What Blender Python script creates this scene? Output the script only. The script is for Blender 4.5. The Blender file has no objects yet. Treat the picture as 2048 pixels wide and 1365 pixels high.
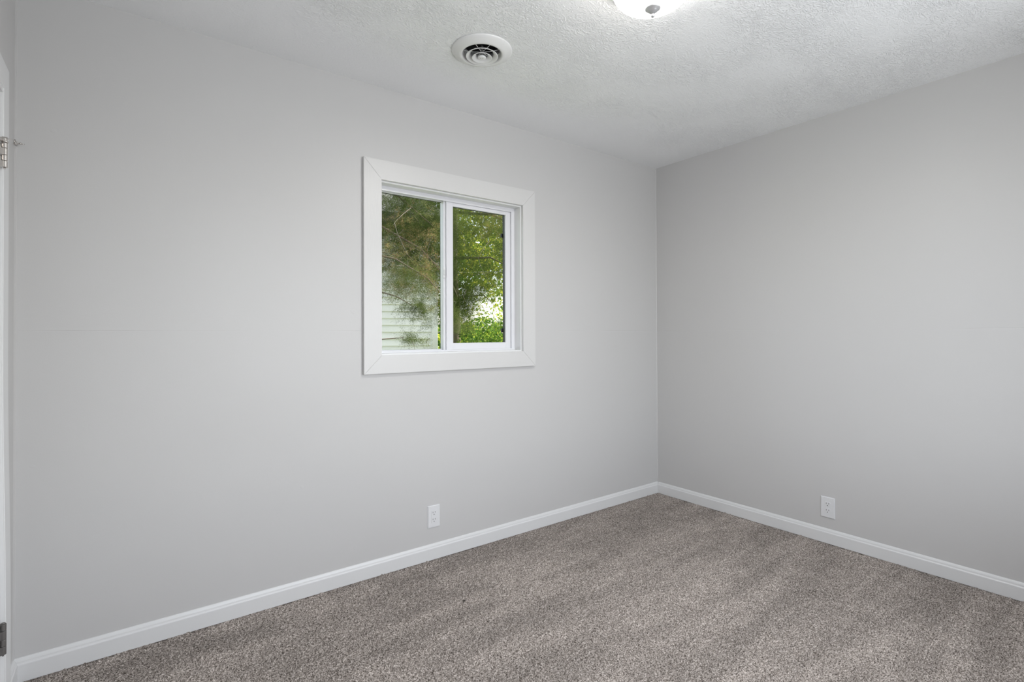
import bpy, bmesh, math, random
import numpy as np
from mathutils import Vector, Matrix

scene = bpy.context.scene
COL = scene.collection
PI = math.pi

# ------------------------------------------------------------------ camera
YAW, PITCH, ROLL = 0.64068, 0.0078, -0.00362
fwd = Vector((math.sin(YAW) * math.cos(PITCH), math.cos(YAW) * math.cos(PITCH), math.sin(PITCH)))
rgt = Vector((math.cos(YAW), -math.sin(YAW), 0))
upv = rgt.cross(fwd)
r2 = rgt * math.cos(ROLL) + upv * math.sin(ROLL)
u2 = -rgt * math.sin(ROLL) + upv * math.cos(ROLL)
cam_data = bpy.data.cameras.new('camera')
cam = bpy.data.objects.new('camera', cam_data)
COL.objects.link(cam)
cam.matrix_world = Matrix(((r2.x, u2.x, -fwd.x, -3.18439), (r2.y, u2.y, -fwd.y, -2.45303),
                           (r2.z, u2.z, -fwd.z, 1.19854), (0, 0, 0, 1)))
cam_data.sensor_width = 36
cam_data.lens = 36 * 1029.85 / 2048
cam_data.shift_y = -23.8 / 2048
cam_data.clip_start = 0.02
cam_data.clip_end = 500
scene.camera = cam

# ------------------------------------------------------------------ world, sun, added rear fill, exposure
world = bpy.data.worlds.new('sky')
scene.world = world
world.use_nodes = True
wn = world.node_tree
bg = wn.nodes['Background']
sky = wn.nodes.new('ShaderNodeTexSky')
sky.sky_type = 'NISHITA'
sky.sun_disc = False
sky.sun_elevation = math.radians(48)
sky.sun_rotation = math.radians(95)
sky.air_density = 1.0
sky.dust_density = 3.0
hsv = wn.nodes.new('ShaderNodeHueSaturation')
hsv.inputs['Saturation'].default_value = 0.45          # thin high cloud
wn.links.new(sky.outputs[0], hsv.inputs['Color'])
wn.links.new(hsv.outputs[0], bg.inputs['Color'])
bg.inputs['Strength'].default_value = 0.55

sun_data = bpy.data.lights.new('sun', 'SUN')
sun_data.energy = 13.0
sun_data.color = (1.0, 0.93, 0.80)
sun_data.angle = math.radians(0.6)
sun = bpy.data.objects.new('sun', sun_data)
COL.objects.link(sun)
sun.location = (10, 0, 12)
sun.rotation_euler = Vector((0.78, 0.02, 0.72)).to_track_quat('Z', 'Y').to_euler()

fill_data = bpy.data.lights.new('rear_fill_light', 'AREA')
fill_data.shape = 'RECTANGLE'
fill_data.size = 2.2
fill_data.size_y = 1.25
fill_data.energy = 41
fill_data.color = (0.93, 0.97, 1.0)
rear_fill = bpy.data.objects.new('rear_fill_light', fill_data)
COL.objects.link(rear_fill)
rear_fill.location = (-1.70, -3.00, 1.33)
rear_fill.rotation_euler = (PI / 2 + math.radians(9), 0, 0)      # added daylight-coloured fill, tilted up to lift ceiling and upper walls

vs = scene.view_settings
vs.view_transform = 'Standard'
vs.look = 'None'
vs.exposure = 0.12
vs.gamma = 1.0
vs.use_curve_mapping = False
LAMP_STRENGTH = 16.0
LAMP_DOWNLIGHT = 8.5

# ------------------------------------------------------------------ materials
def mat(name, color, rough=0.5, metal=0.0, spec=0.5):
    m = bpy.data.materials.new(name)
    m.use_nodes = True
    b = m.node_tree.nodes['Principled BSDF']
    b.inputs['Base Color'].default_value = (*color, 1)
    b.inputs['Roughness'].default_value = rough
    b.inputs['Metallic'].default_value = metal
    b.inputs['Specular IOR Level'].default_value = spec
    return m

class N:
    """small helper to wire shader nodes"""
    def __init__(self, m):
        self.m = m; self.t = m.node_tree; self.b = self.t.nodes['Principled BSDF']
    def new(self, kind, **kw):
        n = self.t.nodes.new(kind)
        for k, v in kw.items():
            if k in n.inputs: n.inputs[k].default_value = v
            else: setattr(n, k, v)
        return n
    def link(self, a, b): self.t.links.new(a, b)
    def coord(self, scale=(1, 1, 1), out='Object', rot=(0, 0, 0)):
        c = self.new('ShaderNodeTexCoord'); mp = self.new('ShaderNodeMapping')
        mp.inputs['Scale'].default_value = scale; mp.inputs['Rotation'].default_value = rot
        self.link(c.outputs[out], mp.inputs['Vector']); return mp.outputs[0]
    def noise(self, vec, scale, detail=2, rough=0.5, dist=0.0, typ=None):
        n = self.new('ShaderNodeTexNoise', Scale=scale, Detail=detail, Roughness=rough, Distortion=dist)
        if typ: n.noise_type = typ
        self.link(vec, n.inputs['Vector']); return n.outputs['Fac']
    def math(self, op, a, b=None, clamp=False):
        n = self.new('ShaderNodeMath'); n.operation = op; n.use_clamp = clamp
        for i, v in enumerate((a, b)):
            if v is None: continue
            if isinstance(v, (int, float)): n.inputs[i].default_value = v
            else: self.link(v, n.inputs[i])
        return n.outputs[0]
    def ramp(self, fac, stops):
        n = self.new('ShaderNodeValToRGB')
        el = n.color_ramp.elements
        while len(el) > 1: el.remove(el[-1])
        el[0].position = stops[0][0]; el[0].color = (*stops[0][1], 1)
        for p, c in stops[1:]:
            e = el.new(p); e.color = (*c, 1)
        self.link(fac, n.inputs[0]); return n.outputs[0]
    def smooth(self, v, a, b, lo=0.0, hi=1.0):
        n = self.new('ShaderNodeMapRange'); n.interpolation_type = 'SMOOTHSTEP'
        n.inputs['From Min'].default_value = a; n.inputs['From Max'].default_value = b
        n.inputs['To Min'].default_value = lo; n.inputs['To Max'].default_value = hi
        self.link(v, n.inputs['Value']); return n.outputs[0]
    def bump(self, h, strength, dist):
        n = self.new('ShaderNodeBump', Strength=strength, Distance=dist)
        self.link(h, n.inputs['Height']); self.link(n.outputs[0], self.b.inputs['Normal']); return n

# painted drywall: faint roller texture, a horizontal board joint at 1.21 m, a few small dings
M_WALL = mat('grey_wall_paint', (0.565, 0.557, 0.552), 0.42, spec=0.35)
n = N(M_WALL)
geo = n.new('ShaderNodeNewGeometry'); sep = n.new('ShaderNodeSeparateXYZ'); n.link(geo.outputs['Position'], sep.inputs[0])
pos = geo.outputs['Position']
roller = n.noise(pos, 260, 2)
wob = n.noise(pos, 1.3, 2)
zz = n.math('SUBTRACT', sep.outputs[2], 1.212)
seam = n.math('MULTIPLY', n.smooth(n.math('ABSOLUTE', zz), 0.0, 0.0022, 1, 0), n.smooth(n.noise(pos, 1.7, 1), .42, .60))
ding = n.smooth(n.noise(pos, 21, 0), .83, .87)
h = n.math('ADD', n.math('MULTIPLY', roller, 0.00012), n.math('MULTIPLY', wob, 0.010))
h = n.math('SUBTRACT', h, n.math('MULTIPLY', seam, 0.0005))
h = n.math('ADD', h, n.math('MULTIPLY', ding, 0.0003))
n.bump(h, 1.0, 1.0)

# white semi-gloss trim
M_TRIM = mat('white_trim_paint', (0.715, 0.715, 0.715), 0.33)
n = N(M_TRIM)
n.bump(n.noise(n.coord((1, 1, 1)), 90, 2), 0.05, 0.002)
def wood_trim(name, along):
    m = mat(name, (0.628, 0.621, 0.613), 0.36)
    k = N(m)
    sc = [38, 38, 38]; sc[along] = 3.2
    v = k.coord(tuple(sc))
    g = k.noise(v, 1.0, 3, 0.6, 0.6)
    g = k.math('SINE', k.math('MULTIPLY', g, 46.0))
    big = k.smooth(k.noise(k.coord((2.2, 2.2, 2.2)), 1.6, 1), .38, .62, .15, 1.0)
    k.bump(k.math('MULTIPLY', g, big), 0.10, 0.0010)
    return m
M_WOOD_V = wood_trim('painted_wood_vertical', 2)
M_WOOD_H = wood_trim('painted_wood_horizontal', 0)
M_VINYL = mat('white_vinyl', (0.72, 0.72, 0.745), 0.28)
M_PLASTIC = mat('white_plastic', (0.72, 0.72, 0.73), 0.25)
M_DARK = mat('black_gasket', (0.010, 0.010, 0.009), 0.5)
M_SLOT = mat('slot_black', (0.02, 0.02, 0.02), 0.6)
M_STEEL = mat('nickel_steel', (0.62, 0.59, 0.56), 0.26, 1.0)
M_OLDSTEEL = mat('tarnished_steel', (0.21, 0.20, 0.195), 0.42, 0.7)
n = N(M_OLDSTEEL); n.bump(n.noise(n.coord(), 400, 2), .2, .001)
M_VENT = mat('vent_white_enamel', (0.74, 0.74, 0.735), 0.38)
M_DUCT = mat('duct_interior', (0.012, 0.012, 0.012), 0.8)
M_FINIAL = mat('satin_finial', (0.46, 0.46, 0.47), 0.35, 0.55)
M_LAMPMETAL = mat('lamp_white_metal', (0.78, 0.77, 0.76), 0.35)
M_GLASS = bpy.data.materials.new('window_glass'); M_GLASS.use_nodes = True
t = M_GLASS.node_tree; t.nodes.clear()
o_ = t.nodes.new('ShaderNodeOutputMaterial'); mx = t.nodes.new('ShaderNodeMixShader')
tr = t.nodes.new('ShaderNodeBsdfTransparent'); gl = t.nodes.new('ShaderNodeBsdfGlossy'); fr = t.nodes.new('ShaderNodeFresnel')
tr.inputs[0].default_value = (0.97, 0.985, 0.975, 1); gl.inputs['Roughness'].default_value = 0.0
fr.inputs['IOR'].default_value = 1.09
t.links.new(fr.outputs[0], mx.inputs[0]); t.links.new(tr.outputs[0], mx.inputs[1]); t.links.new(gl.outputs[0], mx.inputs[2])
t.links.new(mx.outputs[0], o_.inputs[0])
M_DOME = mat('lit_opal_glass', (0.9, 0.9, 0.88), 0.3)
b = M_DOME.node_tree.nodes['Principled BSDF']
b.inputs['Emission Color'].default_value = (1.0, 0.97, 0.93, 1)
b.inputs['Emission Strength'].default_value = LAMP_STRENGTH

# ceiling: brushed stomp plaster, smoother towards the wall with the window and around the vent
M_CEIL = mat('textured_ceiling', (0.86, 0.865, 0.87), 0.5, spec=0.4)
n = N(M_CEIL)
geo = n.new('ShaderNodeNewGeometry'); pos = geo.outputs['Position']
sep = n.new('ShaderNodeSeparateXYZ'); n.link(pos, sep.inputs[0])
warp = n.new('ShaderNodeTexNoise', Scale=11.0, Detail=2.0); n.link(pos, warp.inputs['Vector'])
sub = n.new('ShaderNodeVectorMath'); sub.operation = 'MULTIPLY_ADD'
n.link(warp.outputs['Color'], sub.inputs[0]); sub.inputs[1].default_value = (0.055, 0.055, 0.0); n.link(pos, sub.inputs[2])
def streak(rot, s, off):
    mp = n.new('ShaderNodeMapping'); mp.inputs['Rotation'].default_value = (0, 0, rot)
    mp.inputs['Scale'].default_value = s; mp.inputs['Location'].default_value = (off, off * .7, 0)
    n.link(sub.outputs[0], mp.inputs['Vector'])
    v = n.noise(mp.outputs[0], 1.0, 2, 0.55, 0.5)
    return n.smooth(v, .46, .70)
s1 = streak(0.5, (92, 160, 1), 0); s2 = streak(-0.75, (98, 165, 1), 31); s3 = streak(1.75, (92, 155, 1), 77)
pick = n.noise(pos, 9.0, 1)
hA = n.math('MULTIPLY', s1, n.smooth(pick, .38, .55)); hB = n.math('MULTIPLY', s2, n.smooth(pick, .62, .45))
hC = n.math('MULTIPLY', s3, n.smooth(n.noise(pos, 6.3, 1), .45, .6))
h = n.math('MAXIMUM', n.math('MAXIMUM', hA, hB), hC)
edge = n.smooth(sep.outputs[1], -0.16, -0.55, 0.28, 1.0)
patch = n.smooth(n.noise(pos, 2.6, 1), .30, .58, .40, 1.0)
h = n.math('MULTIPLY', n.math('MULTIPLY', h, edge), patch)
fine = n.math('MULTIPLY', n.noise(pos, 140, 2), 0.25)
n.bump(n.math('ADD', h, fine), 0.8, 0.0031)

# carpet: flecked taupe pile, brushed in soft bands by the vacuum cleaner, one small dark spot
M_CARPET = mat('flecked_taupe_carpet', (0.3, 0.28, 0.26), 0.95, spec=0.1)
n = N(M_CARPET)
geo = n.new('ShaderNodeNewGeometry'); pos = geo.outputs['Position']
sepc = n.new('ShaderNodeSeparateXYZ'); n.link(pos, sepc.inputs[0])
fleck = n.noise(pos, 235, 2, 0.6, 0.6)
colr = n.ramp(fleck, [(0.34, (0.056, 0.044, 0.037)), (0.44, (0.194, 0.168, 0.149)), (0.54, (0.390, 0.345, 0.312)), (0.66, (0.635, 0.575, 0.530))])
mp = n.new('ShaderNodeMapping'); mp.inputs['Scale'].default_value = (0.9, 5.5, 1); mp.inputs['Rotation'].default_value = (0, 0, 0.10)
n.link(pos, mp.inputs['Vector'])
nap = n.smooth(n.noise(mp.outputs[0], 1.0, 3, 0.55, 0.3), .36, .64, .84, 1.12)
blot = n.smooth(n.noise(pos, 9, 2), .3, .7, .93, 1.06)
tone = n.math('MULTIPLY', nap, blot)
dd = n.new('ShaderNodeVectorMath'); dd.operation = 'DISTANCE'; n.link(pos, dd.inputs[0]); dd.inputs[1].default_value = (-1.978, -0.468, 0.004)
spot = n.smooth(n.math('ADD', dd.outputs['Value'], n.math('MULTIPLY', n.noise(pos, 160, 1), 0.012)), 0.010, 0.020, 0.25, 1.0)
tone = n.math('MULTIPLY', tone, spot)
mul = n.new('ShaderNodeVectorMath'); mul.operation = 'SCALE'
n.link(colr, mul.inputs[0]); n.link(tone, mul.inputs['Scale']); n.link(mul.outputs[0], n.b.inputs['Base Color'])

# ------------------------------------------------------------------ mesh helpers
def tag(o, label, cat, group=None, kind=None):
    if label: o['label'] = label
    if cat: o['category'] = cat
    if group: o['group'] = group
    if kind: o['kind'] = kind
    return o

def link(name, bm, m, parent=None, smooth=False, loc=None):
    me = bpy.data.meshes.new(name)
    bmesh.ops.recalc_face_normals(bm, faces=bm.faces)
    bm.to_mesh(me); bm.free()
    me.materials.append(m)
    if smooth:
        for p in me.polygons: p.use_smooth = True
    o = bpy.data.objects.new(name, me)
    COL.objects.link(o)
    if parent: o.parent = parent
    if loc: o.location = loc
    return o

def empty(name, loc=(0, 0, 0), rz=0):
    o = bpy.data.objects.new(name, None)
    o.empty_display_size = 0.1
    o.location = loc; o.rotation_euler = (0, 0, rz)
    COL.objects.link(o); return o

def box(bm, x0, x1, y0, y1, z0, z1, bevel=0.0, seg=2):
    vs_ = [bm.verts.new((x, y, z)) for x in (x0, x1) for y in (y0, y1) for z in (z0, z1)]
    f = [(0, 1, 3, 2), (4, 6, 7, 5), (0, 4, 5, 1), (2, 3, 7, 6), (0, 2, 6, 4), (1, 5, 7, 3)]
    fs = [bm.faces.new([vs_[i] for i in q]) for q in f]
    if bevel:
        es = list({e for q in fs for e in q.edges})
        bmesh.ops.bevel(bm, geom=es, offset=bevel, segments=seg, affect='EDGES', profile=0.5)
    return bm

def prism(bm, pts, axis, a, b):
    """extrude a closed 2-D outline along an axis (0,1,2) from a to b"""
    def P(u, v, w):
        return {0: (w, u, v), 1: (u, w, v), 2: (u, v, w)}[axis]
    A = [bm.verts.new(P(u, v, a)) for u, v in pts]; B = [bm.verts.new(P(u, v, b)) for u, v in pts]
    k = len(pts)
    bm.faces.new(A); bm.faces.new(B[::-1])
    for i in range(k): bm.faces.new((A[i], B[i], B[(i + 1) % k], A[(i + 1) % k]))
    return bm

def lathe(bm, prof, seg=48, closed=False, center=(0, 0, 0)):
    cx, cy, cz = center
    rings = []
    for r, z in prof:
        if r < 1e-6: rings.append([bm.verts.new((cx, cy, cz + z))])
        else: rings.append([bm.verts.new((cx + r * math.cos(2 * PI * i / seg), cy + r * math.sin(2 * PI * i / seg), cz + z)) for i in range(seg)])
    pairs = list(zip(rings[:-1], rings[1:]))
    if closed: pairs.append((rings[-1], rings[0]))
    for A, B in pairs:
        for i in range(seg):
            j = (i + 1) % seg
            if len(A) == 1 and len(B) == 1: continue
            if len(A) == 1: bm.faces.new((A[0], B[i], B[j]))
            elif len(B) == 1: bm.faces.new((A[i], B[0], A[j]))
            else: bm.faces.new((A[i], B[i], B[j], A[j]))
    return bm

def tube(bm, pts, rad, seg=8, cap=True):
    pts = [Vector(p) for p in pts]
    rads = rad if isinstance(rad, (list, tuple)) else [rad] * len(pts)
    prev = None; rings = []
    for i, p in enumerate(pts):
        d = (pts[min(i + 1, len(pts) - 1)] - pts[max(i - 1, 0)]).normalized()
        ref = Vector((0, 0, 1)) if abs(d.z) < 0.9 else Vector((1, 0, 0))
        if prev is not None: ref = prev
        s = d.cross(ref).normalized(); q = s.cross(d).normalized(); prev = q
        rings.append([bm.verts.new(p + (s * math.cos(2 * PI * k / seg) + q * math.sin(2 * PI * k / seg)) * rads[i]) for k in range(seg)])
    for A, B in zip(rings[:-1], rings[1:]):
        for k in range(seg): bm.faces.new((A[k], B[k], B[(k + 1) % seg], A[(k + 1) % seg]))
    if cap:
        bm.faces.new(rings[0][::-1]); bm.faces.new(rings[-1])
    return bm

def torus(bm, center, R, r, axis, seg=28, sub_=10):
    ax = Vector(axis).normalized(); ref = Vector((0, 0, 1)) if abs(ax.z) < .9 else Vector((1, 0, 0))
    s = ax.cross(ref).normalized(); q = ax.cross(s)
    c = Vector(center); rings = []
    for i in range(seg):
        a = 2 * PI * i / seg; d = s * math.cos(a) + q * math.sin(a)
        rings.append([bm.verts.new(c + d * (R + r * math.cos(2 * PI * k / sub_)) + ax * r * math.sin(2 * PI * k / sub_)) for k in range(sub_)])
    for i in range(seg):
        A, B = rings[i], rings[(i + 1) % seg]
        for k in range(sub_): bm.faces.new((A[k], B[k], B[(k + 1) % sub_], A[(k + 1) % sub_]))
    return bm

# ------------------------------------------------------------------ room shell
H = 2.4335
XL, YR = -3.4995, -2.65          # left wall plane, rear wall plane
T = 0.16                          # wall thickness
WX0, WX1, WZ0, WZ1 = -2.185, -1.274, 1.080, 1.9765      # rough opening of the window

# floor: real carpet pile, a fine height field where the photo sees it
def make_floor():
    sp = 0.0034
    xs = np.arange(XL - 0.01, 0.011, sp); ys = np.arange(-2.30, 0.011, sp)
    nx, ny = len(xs), len(ys)
    rng = np.random.default_rng(5)
    def field(size):
        w = rng.standard_normal((ny, nx))
        fy = np.fft.fftfreq(ny, sp)[:, None]; fx = np.fft.rfftfreq(nx, sp)[None, :]
        f = np.fft.rfft2(w) * np.exp(-0.5 * (fx * fx + fy * fy) * (size * PI) ** 2)
        o = np.fft.irfft2(f, s=(ny, nx)); return o / o.std()
    hgt = 0.0017 * field(0.0042) + 0.0013 * field(0.010) + 0.0008 * field(0.05)
    jx, jy = 0.0010 * field(0.004), 0.0010 * field(0.004)
    X, Y = np.meshgrid(xs, ys)
    co = np.empty((ny, nx, 3)); co[..., 0] = X + jx; co[..., 1] = Y + jy; co[..., 2] = hgt
    idx = np.arange(nx * ny).reshape(ny, nx)
    q = np.stack([idx[:-1, :-1], idx[:-1, 1:], idx[1:, 1:], idx[1:, :-1]], -1).reshape(-1, 4)
    base = nx * ny
    extra = np.array([[XL - .01, YR - T, 0.0], [0.01, YR - T, 0.0], [0.01, -2.295, 0.0], [XL - .01, -2.295, 0.0]])
    verts = np.concatenate([co.reshape(-1, 3), extra])
    q = np.concatenate([q, np.array([[base, base + 1, base + 2, base + 3]])])
    me = bpy.data.meshes.new('floor')
    me.vertices.add(len(verts)); me.vertices.foreach_set('co', verts.ravel().astype(np.float32))
    me.loops.add(q.size); me.loops.foreach_set('vertex_index', q.ravel().astype(np.int32))
    me.polygons.add(len(q)); me.polygons.foreach_set('loop_start', (np.arange(len(q)) * 4).astype(np.int32))
    me.polygons.foreach_set('use_smooth', np.ones(len(q), dtype=bool))
    me.update(calc_edges=True)
    me.materials.append(M_CARPET)
    o = bpy.data.objects.new('floor', me); COL.objects.link(o)
    return tag(o, 'flecked taupe carpet covering the bedroom floor', 'floor', kind='structure')
make_floor()

VENT = (-1.9477, -0.582)
bm = bmesh.new()
gx = np.linspace(XL - T, T, 140); gy = np.linspace(YR - T, T, 112)
vv = [[bm.verts.new((x, y, H)) for x in gx] for y in gy]
for j in range(len(gy) - 1):
    for i in range(len(gx) - 1):
        cx, cy = (gx[i] + gx[i + 1]) / 2, (gy[j] + gy[j + 1]) / 2
        if math.hypot(cx - VENT[0], cy - VENT[1]) < 0.088: continue
        bm.faces.new((vv[j][i], vv[j + 1][i], vv[j + 1][i + 1], vv[j][i + 1]))
bmesh.ops.delete(bm, geom=[v for v in bm.verts if not v.link_faces], context='VERTS')
tag(link('ceiling', bm, M_CEIL), 'pale grey ceiling in brushed plaster texture', 'ceiling', kind='structure')
bm = box(bmesh.new(), XL - T, T, YR - T, T, 2.75, 2.80)
tag(link('roof_deck', bm, M_DUCT), 'roof deck above the ceiling', 'roof', kind='structure')

bm = bmesh.new()
TOP = 2.75
for (x0, x1, z0, z1) in ((XL - T, WX0, -0.5, TOP), (WX1, T, -0.5, TOP), (WX0, WX1, -0.5, WZ0), (WX0, WX1, WZ1, TOP)):
    box(bm, x0, x1, 0, T, z0, z1)
tag(link('wall_front', bm, M_WALL), 'light grey wall with the sliding window', 'wall', kind='structure')
bm = box(bmesh.new(), 0, T, YR - T, 0, -0.5, TOP)
prism(bm, [(0, 0), (-0.004, 0), (-0.0025, -0.0025), (0, -0.004)], 2, 0.08, H)
tag(link('wall_right', bm, M_WALL), 'plain light grey wall on the right with a duplex outlet', 'wall', kind='structure')
DY0, DY1, DZ = -0.358, -1.15, 1.915      # door opening in the left wall
bm = bmesh.new()
for (y0, y1, z0, z1) in ((DY0 + .012, 0, -.5, TOP), (YR - T, DY1 - .012, -.5, TOP), (DY1 - .012, DY0 + .012, DZ + .012, TOP), (DY1 - .012, DY0 + .012, -.5, 0.0)):
    box(bm, XL - T, XL, y0, y1, z0, z1)
prism(bm, [(XL, 0), (XL + 0.0048, 0), (XL + 0.0034, -0.003), (XL + 0.0014, -0.009), (XL, -0.014)], 2, 0.08, H)
tag(link('wall_left', bm, M_WALL), 'narrow strip of light grey wall beside the door casing', 'wall', kind='structure')
RX0, RX1, RZ0, RZ1 = -2.82, -0.66, 0.70, 2.12   # opening added for the fill light (behind the camera)
bm = bmesh.new()
for (x0, x1, z0, z1) in ((XL - T, RX0, -.5, TOP), (RX1, T, -.5, TOP), (RX0, RX1, -.5, RZ0), (RX0, RX1, RZ1, TOP)):
    box(bm, x0, x1, YR - T, YR, z0, z1)
tag(link('wall_rear', bm, M_WALL), 'light grey wall behind the viewpoint with a wide opening added for fill light', 'wall', kind='structure')
w2 = empty('fill_opening', (0, YR, 0)); tag(w2, 'white-cased opening added behind the viewpoint to let fill light in', 'window', kind='structure')
bm = bmesh.new()
for (x0, x1, z0, z1) in ((RX0 - .08, RX0 + .01, RZ0 - .08, RZ1 + .08), (RX1 - .01, RX1 + .08, RZ0 - .08, RZ1 + .08), (RX0 + .01, RX1 - .01, RZ0 - .08, RZ0 + .01), (RX0 + .01, RX1 - .01, RZ1 - .01, RZ1 + .08)):
    box(bm, x0, x1, 0, 0.018, z0, z1, 0.002)
link('casing', bm, M_TRIM, w2)

# baseboards
PROF = [(0, 0.002), (-0.0125, 0.002), (-0.0125, 0.0600), (-0.0118, 0.0625), (-0.0098, 0.0655), (-0.0088, 0.0690), (-0.0086, 0.0715),
        (-0.0070, 0.0758), (-0.0050, 0.0795), (-0.0036, 0.0818), (-0.0022, 0.0828), (0, 0.0828)]
bm = prism(bmesh.new(), PROF, 0, XL + 0.0005, -0.0005)
tag(link('baseboard_front', bm, M_TRIM), 'white moulded baseboard under the window wall', 'baseboard', kind='structure')
bm = prism(bmesh.new(), PROF, 1, YR, -0.0128)
tag(link('baseboard_right', bm, M_TRIM), 'white moulded baseboard along the right wall', 'baseboard', kind='structure')
bm = prism(bmesh.new(), [(XL - x, z + .002) for x, z in PROF], 1, -0.238, -0.0128)
tag(link('baseboard_left', bm, M_TRIM), 'short white baseboard between door casing and corner', 'baseboard', kind='structure')

# ------------------------------------------------------------------ the window
win = empty('window_1', (-1.7285, 0, 1.0)); tag(win, 'white sliding window with mitred wooden casing, trees and siding outside', 'window', kind='structure')
OX, OZ = -1.7285, 1.0
def local(bm):
    bmesh.ops.translate(bm, verts=bm.verts, vec=(-OX, 0, -OZ)); return bm
X0, X1, Z0, Z1 = -2.2660, -1.1910, 0.9990, 2.0640      # casing outside
x0, x1, z0, z1 = -2.1750, -1.2840, 1.0900, 1.9665      # casing inside
g = 0.0004
def board(name, quad, m):
    bm = bmesh.new()
    A = [bm.verts.new((x, -0.019, z)) for x, z in quad]; B = [bm.verts.new((x, -0.0002, z)) for x, z in quad]
    bm.faces.new(A); bm.faces.new(B[::-1])
    for i in range(4): bm.faces.new((A[i], B[i], B[(i + 1) % 4], A[(i + 1) % 4]))
    fe = [e for e in bm.edges if all(abs(v.co.y + 0.019) < 1e-6 for v in e.verts)]
    bmesh.ops.bevel(bm, geom=fe, offset=0.0011, segments=2, affect='EDGES')
    return link(name, local(bm), m, win)
board('casing_board', [(X0, Z0 + g), (x0, z0 + g), (x0, z1 - g), (X0, Z1 - g)], M_WOOD_V)
board('casing_board', [(X1, Z0 + g), (x1, z0 + g), (x1, z1 - g), (X1, Z1 - g)], M_WOOD_V)
board('casing_board', [(X0, Z1), (X1, Z1), (x1, z1), (x0, z1)], M_WOOD_H)
board('casing_board', [(X0, Z0), (X1, Z0), (x1, z0), (x0, z0)], M_WOOD_H)
# jamb lining
JX0, JX1, JZ0, JZ1 = -2.1670, -1.2920, 1.0980, 1.9585
bm = bmesh.new()
for a in ((WX0, JX0, WZ0, WZ1), (JX1, WX1, WZ0, WZ1), (JX0, JX1, WZ0, JZ0), (JX0, JX1, JZ1, WZ1)):
    box(bm, a[0], a[1], -0.0005, 0.0575, a[2], a[3])
link('jamb', local(bm), M_TRIM, win)
# vinyl frame with stepped channels
bm = bmesh.new()
def ring(bm, a0, a1, b0, b1, wl, wr, wb, wt, y0_, y1_, bev=0.0):
    box(bm, a0, a0 + wl, y0_, y1_, b0, b1, bev); box(bm, a1 - wr, a1, y0_, y1_, b0, b1, bev)
    box(bm, a0 + wl, a1 - wr, y0_, y1_, b0, b0 + wb, bev); box(bm, a0 + wl, a1 - wr, y0_, y1_, b1 - wt, b1, bev)
ring(bm, WX0, WX1, WZ0, WZ1, .040, .041, .0275, .0405, 0.0575, 0.0665, 0.0008)
ring(bm, WX0, WX1, WZ0, WZ1, .032, .024, .0215, .030, 0.0665, 0.132)
box(bm, WX0 + .032, WX1 - .024, 0.0935, 0.0965, WZ0 + .0215, WZ0 + .0260)
link('frame', local(bm), M_VINYL, win)
# inner sliding sash (right)
SX0, SX1, SZ0, SZ1 = -1.7590, -1.3015, 1.1020, 1.9450
GX0, GX1, GZ0, GZ1 = -1.7166, -1.3480, 1.1437, 1.9160
bm = bmesh.new()
ring(bm, SX0, SX1, SZ0, SZ1, GX0 - SX0, SX1 - GX1, GZ0 - SZ0, SZ1 - GZ1, 0.0690, 0.0930, 0.0012)
sash = link('sash', local(bm), M_VINYL, win)
bm = box(bmesh.new(), GX0 - .006, GX1 + .006, 0.0795, 0.0825, GZ0 - .006, GZ1 + .006)
link('pane', local(bm), M_GLASS, sash)
bm = bmesh.new()
ring(bm, GX0 - .004, GX1 + .004, GZ0 - .004, GZ1 + .004, .0045, .0072, .0045, .0072, 0.0830, 0.0870)
link('gasket', local(bm), M_DARK, sash)
# outer fixed sash (left)
bm = bmesh.new()
LX0, LX1, LZ0, LZ1 = -2.1530, -1.7440, 1.1010, 1.9470
ring(bm, LX0, LX1, LZ0, LZ1, .022, .0250, .0105, .0085, 0.0975, 0.1200, 0.0008)
sash2 = link('sash', local(bm), M_VINYL, win)
bm = box(bmesh.new(), LX0 + .016, LX1 - .019, 0.1075, 0.1105, LZ0 + .005, LZ1 - .004)
link('pane', local(bm), M_GLASS, sash2)
bm = bmesh.new()
ring(bm, LX0 + .018, LX1 - .021, LZ0 + .006, LZ1 - .004, .006, .0035, .0050, .0068, 0.1112, 0.1150)
link('gasket', local(bm), M_DARK, sash2)
# meeting-stile rail cap and latch on the edge of the inner sash
bm = box(bmesh.new(), SX0 - .0135, SX0 - .0003, 0.0800, 0.0930, SZ0 + .004, SZ1 - .004, .001)
link('meeting_stile', local(bm), M_VINYL, sash)
bm = box(bmesh.new(), SX0 - .0195, SX0 - .004, 0.0710, 0.0800, 1.5080, 1.5720, .002)
box(bm, SX0 - .0165, SX0 - .0085, 0.0640, 0.0715, 1.5250, 1.5560, .0015)
latch = link('latch', local(bm), M_PLASTIC, sash)
# dark insect-screen frame outside the right half, with two small black clips
bm = bmesh.new()
ring(bm, -1.765, WX1 - .024, WZ0 + .0215, WZ1 - .030, .014, .030, .016, .014, 0.1225, 0.1310)
scr = link('screen_frame', local(bm), M_DARK, win)
for zc in (1.800, 1.215):
    bm = box(bmesh.new(), -1.3440, -1.3270, 0.1200, 0.1320, zc - .012, zc + .012, .001)
    link('screen_clip', local(bm), M_DARK, scr)

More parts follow.
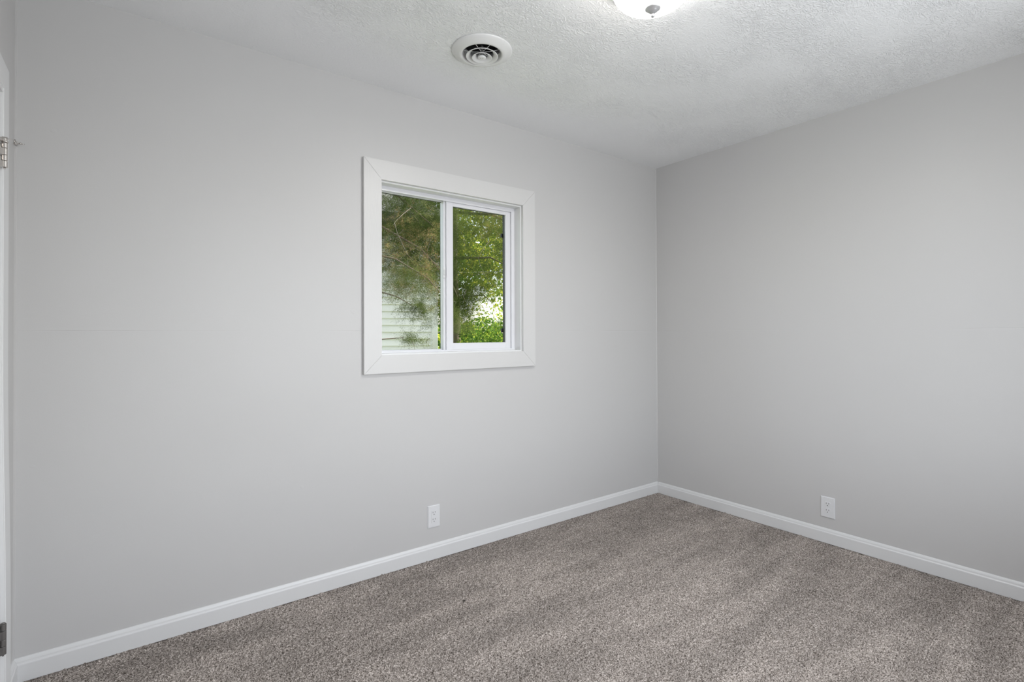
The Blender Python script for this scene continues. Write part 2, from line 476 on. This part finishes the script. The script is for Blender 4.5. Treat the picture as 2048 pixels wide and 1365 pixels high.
# ------------------------------------------------------------------ the door on the left wall
door = empty('door_1', (XL, -0.36, 0)); tag(door, 'white door casing and hinges at the left edge of the view', 'door', kind='structure')
def dl(bm):
    bmesh.ops.translate(bm, verts=bm.verts, vec=(-XL, 0.36, 0)); return bm
def lean(z):      # the casing leans out of the wall towards the floor
    t_ = min(max((1.15 - z) / 0.85, 0), 1.15); return 0.0085 * t_ * t_ * (3 - 2 * min(t_, 1)) if t_ <= 1 else 0.0085
CY0, CY1, CF = -0.2430, -0.3440, 0.0180       # outer and inner edge of the casing, its thickness
zs = np.concatenate([[0.002], np.linspace(0.1, 1.25, 24), [1.6, 1.918]])
def casing_profile():
    return [(0.0, CY0), (0.0155, CY0), (0.0175, CY0 - .0012), (CF, CY0 - .003), (CF, CY1 + .020), (CF - .0030, CY1 + .017), (CF - .0015, CY1 + .010),
            (CF + .0006, CY1 + .005), (CF - .0010, CY1 + .001), (0.010, CY1), (0.0, CY1)]
bm = bmesh.new(); rows = []
for k, z in enumerate(zs):
    row = []
    for dx, y in casing_profile():
        zt = z
        if k == len(zs) - 1: zt = 1.9150 + (y - CY1)          # mitre
        d = dx + lean(z) if dx > 0 else 0
        row.append(bm.verts.new((XL + d, y, zt)))
    rows.append(row)
for A, B in zip(rows[:-1], rows[1:]):
    for i in range(len(A) - 1): bm.faces.new((A[i], A[i + 1], B[i + 1], B[i]))
bm.faces.new(rows[0]); bm.faces.new(rows[-1][::-1])
link('casing_board', dl(bm), M_TRIM, door)
bm = bmesh.new(); A = []; B = []
for dx, y in casing_profile():
    A.append(bm.verts.new((XL + dx, y, 1.9155 + (y - CY1)))); B.append(bm.verts.new((XL + dx, -1.51 - y, 1.9155 + (y - CY1))))
for i in range(len(A) - 1): bm.faces.new((A[i], A[i + 1], B[i + 1], B[i]))
bm.faces.new(A); bm.faces.new(B[::-1])
link('casing_board', dl(bm), M_TRIM, door)
bm = bmesh.new()
box(bm, XL - T, XL + .0120, DY0 + .0118, DY0, 0.0, DZ + .0115, .001)
box(bm, XL - T, XL + .0120, DY1, DY1 - .0118, 0.0, DZ + .0115, .001)
box(bm, XL - T, XL + .0120, DY1, DY0, DZ, DZ + .0115, .001)
link('jamb', dl(bm), M_TRIM, door)
bm = box(bmesh.new(), XL - .026, XL + .0085, DY1 + .003, DY0 - .003, 0.012, DZ - .004, .0015)
for (a, b_, c, d) in ((-.46, -.72, .22, .85), (-.79, -1.05, .22, .85), (-.46, -.72, 1.0, 1.75), (-.79, -1.05, 1.0, 1.75)):
    prism(bm, [(a, c), (b_, c), (b_, d), (a, d)], 0, XL + .0085, XL + .0125)
link('door_leaf', dl(bm), M_TRIM, door)
bm = bmesh.new(); lathe(bm, [(0, .03), (.012, .03), (.028, .018), (.030, .0), (.022, -.02), (.010, -.03), (.010, -.05), (.03, -.05), (.03, -.055), (0, -.055)], 24)
bmesh.ops.rotate(bm, verts=bm.verts, cent=(0, 0, 0), matrix=Matrix.Rotation(PI / 2, 3, 'Y'))
bmesh.ops.translate(bm, verts=bm.verts, vec=(XL + .064, -1.085, .95))
link('door_knob', dl(bm), M_STEEL, door, True)
def hinge(zb, zt, xo, m, lab=None):
    hx, hy = XL + .0245 + xo, -0.362
    bm = bmesh.new(); L = zt - zb
    cuts = [0, .27, .50, .78, 1.0]
    for i in range(4):
        a, b_ = zb + L * cuts[i] + .0005, zb + L * cuts[i + 1] - .0005
        lathe(bm, [(0, a), (.0066, a), (.0073, a + .0008), (.0073, b_ - .0008), (.0066, b_), (0, b_)], 20, center=(hx, hy, 0))
    for i in range(4):            # leaves wrap from the knuckles, alternately to jamb and door
        a, b_ = zb + L * cuts[i] + .0005, zb + L * cuts[i + 1] - .0005
        if i % 2: box(bm, XL + .0125, hx, hy + .004, hy + .0068, a, b_)
        else: box(bm, XL + .0095, hx, hy - .0068, hy - .004, a, b_)
    box(bm, XL + .0086, XL + .0108, hy - .032, hy - .004, zb, zt)
    o = link('hinge', dl(bm), m, door, False)
    if lab: o['label'] = lab
    bm = bmesh.new()
    lathe(bm, [(0, zt + .0035), (.0045, zt + .003), (.0060, zt + .0005), (.003, zt), (0, zt)], 16, center=(hx, hy, 0))
    lathe(bm, [(0, zb - .0042), (.0022, zb - .004), (.0028, zb), (0, zb)], 12, center=(hx, hy, 0))
    link('hinge_pin', dl(bm), m, o, True)
    return hx, hy
hx, hy = hinge(1.6885, 1.7610, 0.0, M_STEEL, 'bright nickel upper hinge with painted knuckles')
hinge(0.2690, 0.3580, 0.0010, M_OLDSTEEL, 'dark tarnished lower hinge')
# hinge-pin door stop seated on the upper hinge: collar, threaded rod with nut, padded arm
bm = bmesh.new()
lathe(bm, [(0, 1.7612), (.0078, 1.7612), (.0085, 1.7625), (.0085, 1.7665), (.0055, 1.7685), (.0055, 1.7735), (0, 1.7740)], 20, center=(hx, hy, 0))
tube(bm, [(hx - .003, hy, 1.7668), (hx - .012, hy - .035, 1.7668), (hx - .016, hy - .060, 1.7668)], [.0052, .0052, .0062], 12)
tube(bm, [(hx - .006, hy, 1.7745), (hx + .006, hy, 1.7742)], [.0046, .0046], 6)
tube(bm, [(hx + .004, hy, 1.7743), (hx + .0125, hy + .002, 1.7742), (hx + .0165, hy + .003, 1.7745)], [.0018, .0018, .0010], 8)
o = link('door_stop', dl(bm), M_STEEL, door); o['label'] = 'small metal hinge-pin door stop'

# hook-and-eye catch screwed into the left corner
eye = empty('hook_eye', (-3.4975, -0.024, 1.8535)); tag(eye, 'small bright metal eye and hook screwed into the far left corner', 'hook')
bm = bmesh.new(); torus(bm, (0.0035, -0.004, 0.0), .0052, .0014, (0.25, -0.35, 1.0))
tube(bm, [(.0035, .002, 0.0), (.0038, .012, 0.001), (.004, .0245, .002)], [.0015, .0016, .0010], 8)
link('eye', bm, M_STEEL, eye, True)
bm = bmesh.new()
tube(bm, [(-.0004, -.001, .003), (-.0002, -.001, .010), (.0012, -.001, .0155)], [.0018, .0014, .0018], 8)
tube(bm, [(.0012, -.001, .0105), (.0060, -.001, .0075), (.0105, .000, .0045)], [.0014, .0013, .0014], 8)
link('hook', bm, M_STEEL, eye, True)
bm = bmesh.new()
lathe(bm, [(0, .0045), (.0030, .0040), (.0042, .0015), (.0034, -.001), (0, -.0015)], 14, center=(.0145, .002, .0035))
tube(bm, [(.0145, .002, .0042), (.0205, .002, .0042), (.0250, .002, .0046)], [.0018, .0015, .0006], 8)
link('screw', bm, M_STEEL, eye, True)

# ------------------------------------------------------------------ outlets
def plate(bm, w, h, holes=None):
    box(bm, -w / 2, w / 2, -0.0060, -0.0002, -h / 2, h / 2)
    fe = [e for e in bm.edges if all(v.co.y < -0.005 for v in e.verts)]
    bmesh.ops.bevel(bm, geom=fe, offset=0.0038, segments=3, affect='EDGES')
    return bm
def slots(parent, zc, y):
    for sx, hh in ((-.0063, .0042), (.0063, .0034)):
        link('slot', box(bmesh.new(), sx - .0010, sx + .0010, y - .0003, y + .002, zc + .0035 - hh, zc + .0035 + hh), M_SLOT, parent)
    bm = bmesh.new()
    prism(bm, [(.0025 * math.cos(a), zc - .0078 + .0025 * math.sin(a)) for a in np.linspace(0, 2 * PI, 15)[:-1]], 1, y - .0003, y + .002)
    link('ground_hole', bm, M_SLOT, parent)
oa = empty('wall_outlet', (-1.8810, 0, 0.2268)); tag(oa, 'white wall outlet with square-edged socket panel, below the window', 'outlet', 'wall outlets')
link('cover_plate', plate(bmesh.new(), .0735, .1165), M_PLASTIC, oa)
bm = box(bmesh.new(), -.0165, .0165, -.0072, -.0055, -.0335, .0335, .0007)
so = link('socket_panel', bm, M_PLASTIC, oa)
slots(so, .0190, -.0072); slots(so, -.0180, -.0072)
ob = empty('wall_outlet', (0, -1.1745, 0.2037), -PI / 2); tag(ob, 'white wall outlet with two rounded sockets on the right wall', 'outlet', 'wall outlets')
link('cover_plate', plate(bmesh.new(), .0745, .1180), M_PLASTIC, ob)
for zc in (.0190, -.0180):
    pts = []
    for a in np.linspace(0, 2 * PI, 41)[:-1]:
        pts.append((.0172 * math.cos(a), zc + max(-.0135, min(.0135, .0172 * math.sin(a)))))
    bm = prism(bmesh.new(), pts, 1, -.0074, -.0050)
    fe = [e for e in bm.edges if all(v.co.y < -.0073 for v in e.verts)]
    bmesh.ops.bevel(bm, geom=fe, offset=.0012, segments=2, affect='EDGES')
    so = link('socket', bm, M_PLASTIC, ob)
    slots(so, zc, -.0074)
bm = bmesh.new(); lathe(bm, [(0, .0014), (.0022, .0011), (.0032, 0), (0, 0)], 16)
bmesh.ops.rotate(bm, verts=bm.verts, cent=(0, 0, 0), matrix=Matrix.Rotation(PI / 2, 3, 'X'))
bmesh.ops.translate(bm, verts=bm.verts, vec=(0, -.0060, .0005)); link('screw', bm, M_PLASTIC, ob, True)

# ------------------------------------------------------------------ ceiling vent
vent = empty('ceiling_vent', (VENT[0], VENT[1], H)); tag(vent, 'round white ceiling air vent with stepped rings and dark gaps', 'vent')
bm = lathe(bmesh.new(), [(.1310, -.0002), (.1315, -.0030), (.1290, -.0060), (.1180, -.0110), (.1020, -.0185), (.0930, -.0215), (.0880, -.0205), (.0840, -.0150), (.0790, .0000), (.0770, .0250), (.0785, .0250), (.0810, .0010), (.0850, -.0020)], 72)
link('flange', bm, M_VENT, vent, True)
bm = lathe(bmesh.new(), [(.0700, -.0262), (.0692, -.0278), (.0676, -.0277), (.0590, -.0232), (.0520, -.0178), (.0484, -.0120), (.0496, -.0116), (.0532, -.0168), (.0605, -.0218)], 64, closed=True)
link('ring', bm, M_VENT, vent, True)
bm = lathe(bmesh.new(), [(.0440, -.0318), (.0432, -.0333), (.0418, -.0332), (.0340, -.0290), (.0275, -.0238), (.0240, -.0180), (.0252, -.0176), (.0287, -.0228), (.0352, -.0277)], 56, closed=True)
link('ring', bm, M_VENT, vent, True)
bm = lathe(bmesh.new(), [(0, -.0345), (.0130, -.0345), (.0172, -.0330), (.0182, -.0305), (.0165, -.0270), (.0080, -.0240), (.0060, .0200), (0, .0200)], 40)
bt = link('button', bm, M_VENT, vent, True)
bm = bmesh.new()
for q in ((.003, .0), (-.006, .005)):
    lathe(bm, [(0, -.0352), (.0016, -.0350), (.0018, -.0340), (0, -.0340)], 12, center=(q[0], q[1] - .003, 0))
link('screw', bm, M_OLDSTEEL, bt)
for a in (0.35, 1.45, 2.45, 3.65, 4.75, 5.6):
    bm = bmesh.new(); c, s = math.cos(a), math.sin(a)
    tube(bm, [(c * .006, s * .006, -.0060), (c * .035, s * .035, -.0050), (c * .060, s * .060, -.0010), (c * .079, s * .079, .0040)], .0014, 6)
    link('spoke', bm, M_VENT, vent)
bm = lathe(bmesh.new(), [(.0790, .0005), (.0790, .2000), (0, .2000)], 40)
link('duct', bm, M_DUCT, vent, True)

# ------------------------------------------------------------------ ceiling lamp
lamp = empty('ceiling_light', (-1.7280, -1.3230, H)); tag(lamp, 'lit flush ceiling lamp with white glass bowl and small finial', 'lamp')
bm = lathe(bmesh.new(), [(0, -.0005), (.1500, -.0005), (.1525, -.004), (.1525, -.018), (.1495, -.026), (.1440, -.030), (.1380, -.030), (.1380, -.012), (0, -.012)], 72)
link('pan', bm, M_LAMPMETAL, lamp, True)
dome = [(.1370, -.0260)] + [(.1370 * math.cos(a), -.0340 - .0760 * math.sin(a)) for a in np.linspace(0, PI / 2, 22)]
dome[-1] = (0, dome[-1][1])
bm = lathe(bmesh.new(), dome, 72)
link('glass_bowl', bm, M_DOME, lamp, True)
bm = lathe(bmesh.new(), [(0, -.1080), (.0255, -.1080), (.0268, -.1095), (.0268, -.1120), (.0245, -.1145), (.0180, -.1185), (.0165, -.1200), (.0140, -.1225), (.0080, -.1260), (.0060, -.1275), (0, -.1275)], 40)
ld = bpy.data.lights.new('bowl_light', 'AREA')
ld.shape = 'DISK'; ld.size = 0.20; ld.energy = LAMP_DOWNLIGHT; ld.color = (1.0, 0.975, 0.945)
lo = bpy.data.objects.new('bowl_light', ld); COL.objects.link(lo); lo.parent = lamp; lo.location = (0, 0, -.148)
fin = link('finial', bm, M_FINIAL, lamp, True)
bm = lathe(bmesh.new(), [(0, -.1270), (.0040, -.1275), (.0040, -.1300), (.0062, -.1330), (.0070, -.1365), (.0060, -.1400), (.0035, -.1420), (0, -.1425)], 24)
link('finial_knob', bm, M_FINIAL, fin, True)

# ------------------------------------------------------------------ outside
GZ = -0.45
M_LAWN = mat('lawn_grass', (0.16, 0.26, 0.05), 0.9)
n = N(M_LAWN); n.link(n.ramp(n.noise(n.coord(), 14, 4), [(.3, (.07, .10, .03)), (.7, (.20, .24, .09))]), n.b.inputs['Base Color'])
bm = box(bmesh.new(), -30, 40, T + .001, 60, GZ - .1, GZ)
tag(link('ground', bm, M_LAWN), 'sunlit lawn outside the window', 'ground', kind='structure')

M_SIDING = mat('pale_green_vinyl_siding', (0.87, 0.855, 0.85), 0.5)
M_CORNER = mat('pale_corner_trim', (0.85, 0.84, 0.83), 0.5)
M_ROOF = mat('grey_shingles', (0.10, 0.10, 0.10), 0.9)
n = N(M_ROOF); n.bump(n.noise(n.coord(), 30, 3), .4, .01)
hang = math.atan2(-0.5200, 0.6970) * 0.42
house = empty('neighbouring_house', (0.670, 4.655, GZ), hang); tag(house, 'neighbouring house with pale green lap siding, seen through the left pane', 'house')
bm = bmesh.new(); ex = 0.1045; nl = 31
pts = [(0.0, 0.0)]
for i in range(nl):
    pts += [(-0.0190, i * ex + .0001), (-0.0020, (i + 1) * ex)]
pts += [(0.10, nl * ex), (0.10, 0.0)]
prism(bm, pts, 0, -4.2, -0.095)
link('siding', bm, M_SIDING, house)
bm = box(bmesh.new(), -0.095, 0.0, -0.024, 0.10, 0, nl * ex, .003)
box(bm, -0.012, 0.0, 0.10, 3.2, 0, nl * ex)
link('corner_trim', bm, M_CORNER, house)
bm = prism(bmesh.new(), [(-.45, nl * ex), (-.45, nl * ex + .14), (1.6, nl * ex + 1.0), (3.4, nl * ex + .14), (3.4, nl * ex)], 0, -4.3, 0.06)
link('roof', bm, M_ROOF, house)

def leaf_mat(name, cols, transl=0.45, rough=0.5):
    m = bpy.data.materials.new(name); m.use_nodes = True
    tt = m.node_tree; tt.nodes.clear()
    out = tt.nodes.new('ShaderNodeOutputMaterial'); at = tt.nodes.new('ShaderNodeAttribute'); at.attribute_name = 'tone'
    rp = tt.nodes.new('ShaderNodeValToRGB'); el = rp.color_ramp.elements
    while len(el) > 1: el.remove(el[-1])
    el[0].position = cols[0][0]; el[0].color = (*cols[0][1], 1)
    for p_, c in cols[1:]:
        e = el.new(p_); e.color = (*c, 1)
    d = tt.nodes.new('ShaderNodeBsdfDiffuse'); tl = tt.nodes.new('ShaderNodeBsdfTranslucent'); mx_ = tt.nodes.new('ShaderNodeMixShader')
    mx_.inputs[0].default_value = transl
    tt.links.new(at.outputs['Fac'], rp.inputs[0]); tt.links.new(rp.outputs[0], d.inputs[0]); tt.links.new(rp.outputs[0], tl.inputs[0])
    tt.links.new(d.outputs[0], mx_.inputs[1]); tt.links.new(tl.outputs[0], mx_.inputs[2]); tt.links.new(mx_.outputs[0], out.inputs[0])
    return m
M_CEDAR = leaf_mat('cedar_needles', [(0, (.042, .060, .019)), (.5, (.092, .122, .038)), (.72, (.175, .20, .065)), (.84, (.25, .25, .11)), (.91, (.22, .10, .045)), (1, (.42, .35, .23))], .28)
M_MAPLE = leaf_mat('broad_leaves', [(0, (.035, .080, .015)), (.5, (.095, .18, .03)), (.8, (.26, .33, .045)), (1, (.46, .45, .07))], .48)
M_BARK = mat('bark', (0.13, 0.10, 0.075), 0.9)
n = N(M_BARK); n.bump(n.noise(n.coord((6, 6, 1.5)), 9, 4), .8, .02)
M_TWIG = mat('pale_twigs', (0.11, 0.09, 0.07), 0.85)

rng = np.random.default_rng(11)
def quads_object(name, quads, tone, m, parent):
    """quads: (k,4,3) leaf blades; tone: (k,)"""
    k = len(quads); me = bpy.data.meshes.new(name)
    me.vertices.add(4 * k); me.vertices.foreach_set('co', quads.reshape(-1).astype(np.float32))
    me.loops.add(4 * k); me.loops.foreach_set('vertex_index', np.arange(4 * k, dtype=np.int32))
    me.polygons.add(k); me.polygons.foreach_set('loop_start', (np.arange(k) * 4).astype(np.int32))
    at = me.attributes.new('tone', 'FLOAT', 'FACE'); at.data.foreach_set('value', tone.astype(np.float32))
    me.update(calc_edges=True); me.materials.append(m)
    o = bpy.data.objects.new(name, me); COL.objects.link(o); o.parent = parent
    return o
def unit(v): return v / np.maximum(np.linalg.norm(v, axis=-1, keepdims=True), 1e-9)
def blades(p, d, L, wdt):
    """diamond leaf blades at p pointing along d"""
    s = unit(np.cross(d, rng.standard_normal(d.shape))); L = L[:, None]; wdt = wdt[:, None]
    mid = p + d * L * .45
    return np.stack([p, mid + s * wdt, p + d * L, mid - s * wdt], 1)
def cedar_sprays(centers, droop=.6, n_per=26, ln=.20, bl=(.028, .055), bw=(.0018, .0036), tone0=None):
    K = len(centers)
    d = rng.standard_normal((K, 3)); d[:, 2] = d[:, 2] * .5 - droop; d = unit(d)
    t_ = rng.random((K, n_per, 1)) * ln * (0.6 + .8 * rng.random((K, 1, 1)))
    p = centers[:, None, :] + d[:, None, :] * t_ + rng.standard_normal((K, n_per, 3)) * .014
    dd_ = unit(d[:, None, :] * 1.0 + rng.standard_normal((K, n_per, 3)) * .48)
    tone = np.clip(tone0[:, None] * .82 + rng.random((K, n_per)) * .17, 0, 1)
    p = p.reshape(-1, 3); dd_ = dd_.reshape(-1, 3); k = len(p)
    return blades(p, dd_, rng.uniform(*bl, k), rng.uniform(*bw, k)), tone.reshape(-1)
def clumped(c, r, k, per=11, spread=(.050, .050, .075)):
    m = max(1, k // per); cc = in_ellipsoid(c, r, m)
    idx_ = rng.integers(0, m, k)
    return cc[idx_] + rng.standard_normal((k, 3)) * np.array(spread), idx_, m
def in_ellipsoid(c, r, k, shell=.0):
    v = unit(rng.standard_normal((k, 3))) * (shell + (1 - shell) * rng.random((k, 1)) ** (1 / 3)); return np.array(c) + v * np.array(r)

# two cedars: trunk, boughs that reach before the window, hanging needle sprays
def cedar_tree(base, label, trunk, boughs, masses, twigs):
    o = empty('cedar_tree', base); tag(o, label, 'tree', 'cedars close outside')
    B = np.array(base)
    def cl(P): return [Vector((p[0] - B[0], p[1] - B[1], p[2] - B[2])) for p in P]
    link('trunk', tube(bmesh.new(), cl(trunk), [.15 - .13 * i / (len(trunk) - 1) for i in range(len(trunk))], 12), M_BARK, o, True)
    for P, r in boughs:
        link('bough', tube(bmesh.new(), cl(P), [r - .8 * r * i / (len(P) - 1) for i in range(len(P))], 7), M_BARK, o, True)
    Q, TN = [], []
    for c, r, k, kw in masses:
        kw = dict(kw)
        if 'brown_or_shaded' in kw:
            m_, sd = kw.pop('brown_or_shaded'); kw['tone0'] = np.clip(rng.normal(m_, sd, k), 0, 1)
        cen, idx_, m = clumped(c, r, k, **kw.pop('cl', {}))
        if 'tone0' not in kw: kw['tone0'] = np.clip(rng.beta(1.3, 1.9, m)[idx_] * .72 + rng.normal(0, .07, k), 0, 1)
        a_, b_ = cedar_sprays(cen, **kw); Q.append(a_); TN.append(b_)
    quads_object('needles', np.concatenate(Q) - B, np.concatenate(TN), M_CEDAR, o)
    rr = random.Random(4)
    for c, s_, kk in twigs:
        for k in range(kk):
            a_ = Vector([c[i] + rr.uniform(-1, 1) * s_[i] for i in range(3)]) - Vector(B)
            dv = Vector((rr.uniform(-1, 1), rr.uniform(-.5, .5), rr.uniform(-1.0, .1))) * (s_[0] * .75)
            pts = [a_ + dv * t_ + Vector((rr.uniform(-.02, .02), rr.uniform(-.02, .02), rr.uniform(-.02, .02))) for t_ in (0, .25, .5, .75, 1)]
            link('twig', tube(bmesh.new(), pts, [.0028, .0025, .0020, .0015, .0008], 5), M_TWIG, o)
    return o
F = dict(n_per=88, bl=(.009, .021), bw=(.0007, .0015), ln=.19)
T1 = dict(per=8, spread=(.028, .028, .034))
cedar_tree((-1.95, 3.0, GZ), 'dark cedar whose browned boughs hang before the siding in the left pane',
    [(-1.95, 3.0, GZ), (-1.97, 3.02, .9), (-1.92, 3.0, 2.4), (-1.95, 3.0, 5.2)],
    [([(-1.93, 3.0, 2.9), (-1.4, 2.6, 2.75), (-.95, 2.5, 2.62), (-.45, 2.6, 2.35)], .022),
     ([(-1.93, 3.0, 2.1), (-1.45, 2.5, 2.02), (-1.1, 2.25, 1.93), (-.80, 2.15, 1.75), (-.56, 2.15, 1.52), (-.50, 2.18, 1.38)], .012),
     ([(-1.93, 3.0, 2.5), (-1.2, 2.6, 2.35), (-.7, 2.5, 2.1), (-.30, 2.55, 1.78), (-.24, 2.5, 1.60)], .016),
     ([(-1.93, 3.0, 1.25), (-1.75, 2.1, 1.22), (-1.56, 1.56, 1.15), (-1.38, 1.45, 1.165)], .013),
     ([(-1.93, 3.0, 1.8), (-1.5, 2.4, 1.68), (-1.15, 2.1, 1.55), (-.98, 2.06, 1.45)], .012)],
    [((-.78, 2.65, 2.56), (.72, .40, .50), 1300, dict(F, droop=.9)), ((-.48, 2.80, 2.10), (.50, .35, .30), 560, dict(F, droop=.9)),
     ((-.70, 3.25, 2.62), (1.0, .25, .75), 2300, dict(F, brown_or_shaded=(.10, .10))), ((-.35, 3.25, 2.15), (.6, .2, .30), 420, dict(F, brown_or_shaded=(.12, .10))),  # far masses toned dark, standing in for the crown's shaded inside
     ((-.95, 2.6, 3.2), (1.0, .7, .4), 700, F), ((-1.75, 2.9, 2.9), (.7, .5, .8), 500, F),
     ((-1.02, 2.25, 2.12), (.26, .26, .22), 70, dict(F, brown_or_shaded=(.96, .12))), ((-.78, 2.35, 2.32), (.14, .2, .08), 34, dict(F, brown_or_shaded=(.92, .05))),
     ((-.93, 2.2, 1.80), (.24, .22, .13), 90, dict(F, brown_or_shaded=(.80, .28))), ((-.98, 2.22, 1.74), (.22, .16, .15), 240, dict(F, brown_or_shaded=(.55, .28))), ((-.55, 2.4, 1.72), (.32, .22, .12), 120, dict(F, n_per=46)),
     ((-.985, 2.06, 1.46), (.10, .10, .09), 80, dict(F, ln=.12, cl=T1)), ((-.95, 2.06, 1.31), (.12, .10, .03), 14, dict(F, ln=.08, n_per=44, cl=T1)),
     ((-.84, 2.12, 1.44), (.04, .05, .06), 16, dict(F, ln=.09, brown_or_shaded=(.86, .2), cl=T1)),
     ((-.56, 2.16, 1.50), (.13, .12, .17), 64, dict(F, n_per=60, ln=.10, cl=T1)), ((-.42, 2.22, 1.42), (.10, .10, .20), 40, dict(F, n_per=56, ln=.10, cl=T1)),
     ((-.66, 2.18, 1.33), (.14, .10, .03), 22, dict(F, n_per=50, ln=.08, cl=T1)), ((-.46, 2.2, 1.26), (.16, .1, .04), 26, dict(F, n_per=50, ln=.08, cl=T1)),
     ((-1.31, 1.42, 1.150), (.075, .07, .030), 90, dict(n_per=56, bl=(.006, .013), bw=(.0006, .0012), ln=.07, droop=.1, cl=dict(per=10, spread=(.020, .020, .016)))),
     ((-1.20, 1.40, 1.125), (.05, .05, .015), 14, dict(n_per=40, bl=(.006, .013), bw=(.0006, .0012), ln=.06, droop=.1, cl=dict(per=5, spread=(.016, .016, .010))))],
    [((-.72, 2.4, 2.5), (.5, .3, .4), 12), ((-.95, 2.15, 1.95), (.26, .2, .2), 10), ((-.5, 2.2, 1.6), (.24, .12, .18), 9), ((-1.30, 1.42, 1.16), (.12, .06, .03), 5)])
cedar_tree((.50, 3.85, GZ), 'dark shaggy cedar with hanging sprays filling the upper right pane',
    [(.50, 3.85, GZ), (.48, 3.84, .8), (.46, 3.86, 2.2), (.50, 3.82, 4.2), (.52, 3.85, 6.4)],
    [([(.48, 3.8, 2.9), (.7, 3.2, 2.78), (.9, 2.8, 2.55), (.95, 2.6, 2.3)], .022), ([(.48, 3.8, 2.25), (.75, 3.3, 2.22), (1.05, 3.1, 2.05)], .020),
     ([(.48, 3.8, 3.4), (.2, 3.2, 3.2), (.0, 2.8, 2.9)], .022), ([(.48, 3.8, 1.7), (.7, 3.4, 1.72), (.85, 3.3, 1.55)], .014)],
    [((.55, 3.0, 2.75), (.9, .5, .62), 1100, dict(F, droop=.9)), ((.42, 3.40, 1.98), (.42, .35, .42), 650, dict(F, droop=.9)), ((.55, 3.75, 2.6), (.9, .25, .8), 900, dict(F, brown_or_shaded=(.10, .10))), ((.40, 3.65, 1.80), (.36, .2, .40), 420, dict(F, brown_or_shaded=(.10, .10))), ((.32, 3.45, 1.48), (.22, .2, .26), 260, dict(F, droop=.9)),  # rear low-tone masses carry the inner shade of the crown in their colour
     ((.85, 3.3, 2.05), (.35, .4, .25), 280, F), ((.10, 3.3, 2.9), (.9, .7, .8), 800, F), ((.5, 3.75, 4.4), (.75, .7, 1.5), 500, F),
     ((.62, 2.95, 2.62), (.30, .2, .20), 120, dict(F, brown_or_shaded=(.93, .2)))],
    [((.55, 2.9, 2.4), (.5, .3, .5), 12)])

def broad_tree(loc, hgt, crowns, label, k, leaf=(.05, .09), trunk_r=.12, tone=(.4, .25), lean_=(0, 0)):
    o = empty('leafy_tree', loc); tag(o, label, 'tree', 'leafy trees beyond the cedar')
    L = np.array(loc)
    top = (lean_[0], lean_[1], hgt)
    bm = tube(bmesh.new(), [(0, 0, 0), (top[0] * .3, top[1] * .3, hgt * .45), (top[0], top[1], hgt)], [trunk_r, trunk_r * .75, trunk_r * .2], 10)
    link('trunk', bm, M_BARK, o, True)
    P = []
    w = np.array([r[0] * r[1] * r[2] for c, r in crowns]) ** .67; w /= w.sum()
    for (c, r), ww in zip(crowns, w):
        P.append(in_ellipsoid(np.array(c) - L, r, max(20, int(k * ww)), .35))
    P = np.concatenate(P); kk = len(P)
    d = rng.standard_normal((kk, 3)); d[:, 2] -= .4; d = unit(d)
    Ls = rng.uniform(*leaf, kk)
    quads_object('foliage', blades(P, d, Ls, Ls * rng.uniform(.30, .45, kk)), np.clip(rng.normal(tone[0], tone[1], kk), 0, 1), M_MAPLE, o)
    return o
broad_tree((1.05, 4.6, GZ), 1.7, [((.98, 3.95, .92), (.46, .42, .44)), ((1.30, 4.3, 1.10), (.46, .5, .36)), ((.62, 3.62, .98), (.22, .16, .34)), ((1.9, 4.2, 1.0), (.6, .5, .5))],
           'low bright green maple sapling at the bottom of the right pane', 13000, (.020, .042), .04, (.36, .30))
broad_tree((3.3, 5.9, GZ), 4.6, [((2.0, 5.2, 3.05), (.85, .7, .75)), ((2.6, 5.6, 3.6), (1.2, 1., 1.1)), ((2.25, 5.1, 2.15), (.45, .4, .28)), ((2.35, 5.0, 1.12), (.55, .4, .30)), ((1.80, 5.1, 1.95), (.28, .3, .22)), ((1.35, 5.0, 2.45), (.35, .3, .3)), ((1.50, 5.0, 1.50), (.34, .3, .36)), ((2.35, 5.1, 1.62), (.34, .3, .20))],
           'yellow-green sunlit tree behind the cedar at the right', 11000, (.028, .055), .09, (.80, .22))
broad_tree((3.05, 8.6, GZ), 6.0, [((2.9, 8.5, 2.9), (1.0, .8, 1.1)), ((3.8, 8.9, 4.2), (1.5, 1.1, 1.5)), ((2.75, 8.4, 1.1), (.55, .6, .95))],
           'shaded green tree in the gap beside the neighbouring house', 9000, (.06, .10), .16, (.30, .25))
broad_tree((6.7, 11.0, GZ), 7.0, [((5.7, 10.9, 4.6), (1.7, 1.2, 1.8)), ((4.9, 10.7, 3.1), (.9, .7, .6)), ((6.9, 11.0, 3.4), (1.2, 1., 1.6))],
           'tall leafy tree farther back, behind the bright gap', 4200, (.10, .16), .18, (.6, .25))
broad_tree((4.9, 13.2, GZ), 2.2, [((4.3, 13.2, .60), (1.4, .8, .85)), ((6.2, 13.2, .65), (1.5, .8, .9))],
           'distant bright hedge-like tree under the bright gap', 2600, (.09, .14), .07, (.75, .2))

M_WIRE = mat('pale_cable', (0.75, 0.72, 0.66), 0.5)
def wire(a, b2, sag, label):
    bm = bmesh.new(); a, b2 = Vector(a), Vector(b2); pts = []
    for i in range(25):
        t_ = i / 24; q = a.lerp(b2, t_); q.z -= sag * 4 * t_ * (1 - t_); pts.append(q)
    tube(bm, pts, .006, 6)
    tag(link('overhead_cable', bm, M_WIRE), label, 'cable', 'overhead cables')
# both cables fan out from the side wall of the neighbouring house
wire((.965, 5.672, 1.790), (4.98, 2.675, 2.080), .04, 'lower thin pale cable crossing the right pane')
wire((.965, 5.668, 2.262), (5.36, 2.391, 2.400), .03, 'upper thin pale cable crossing the right pane')
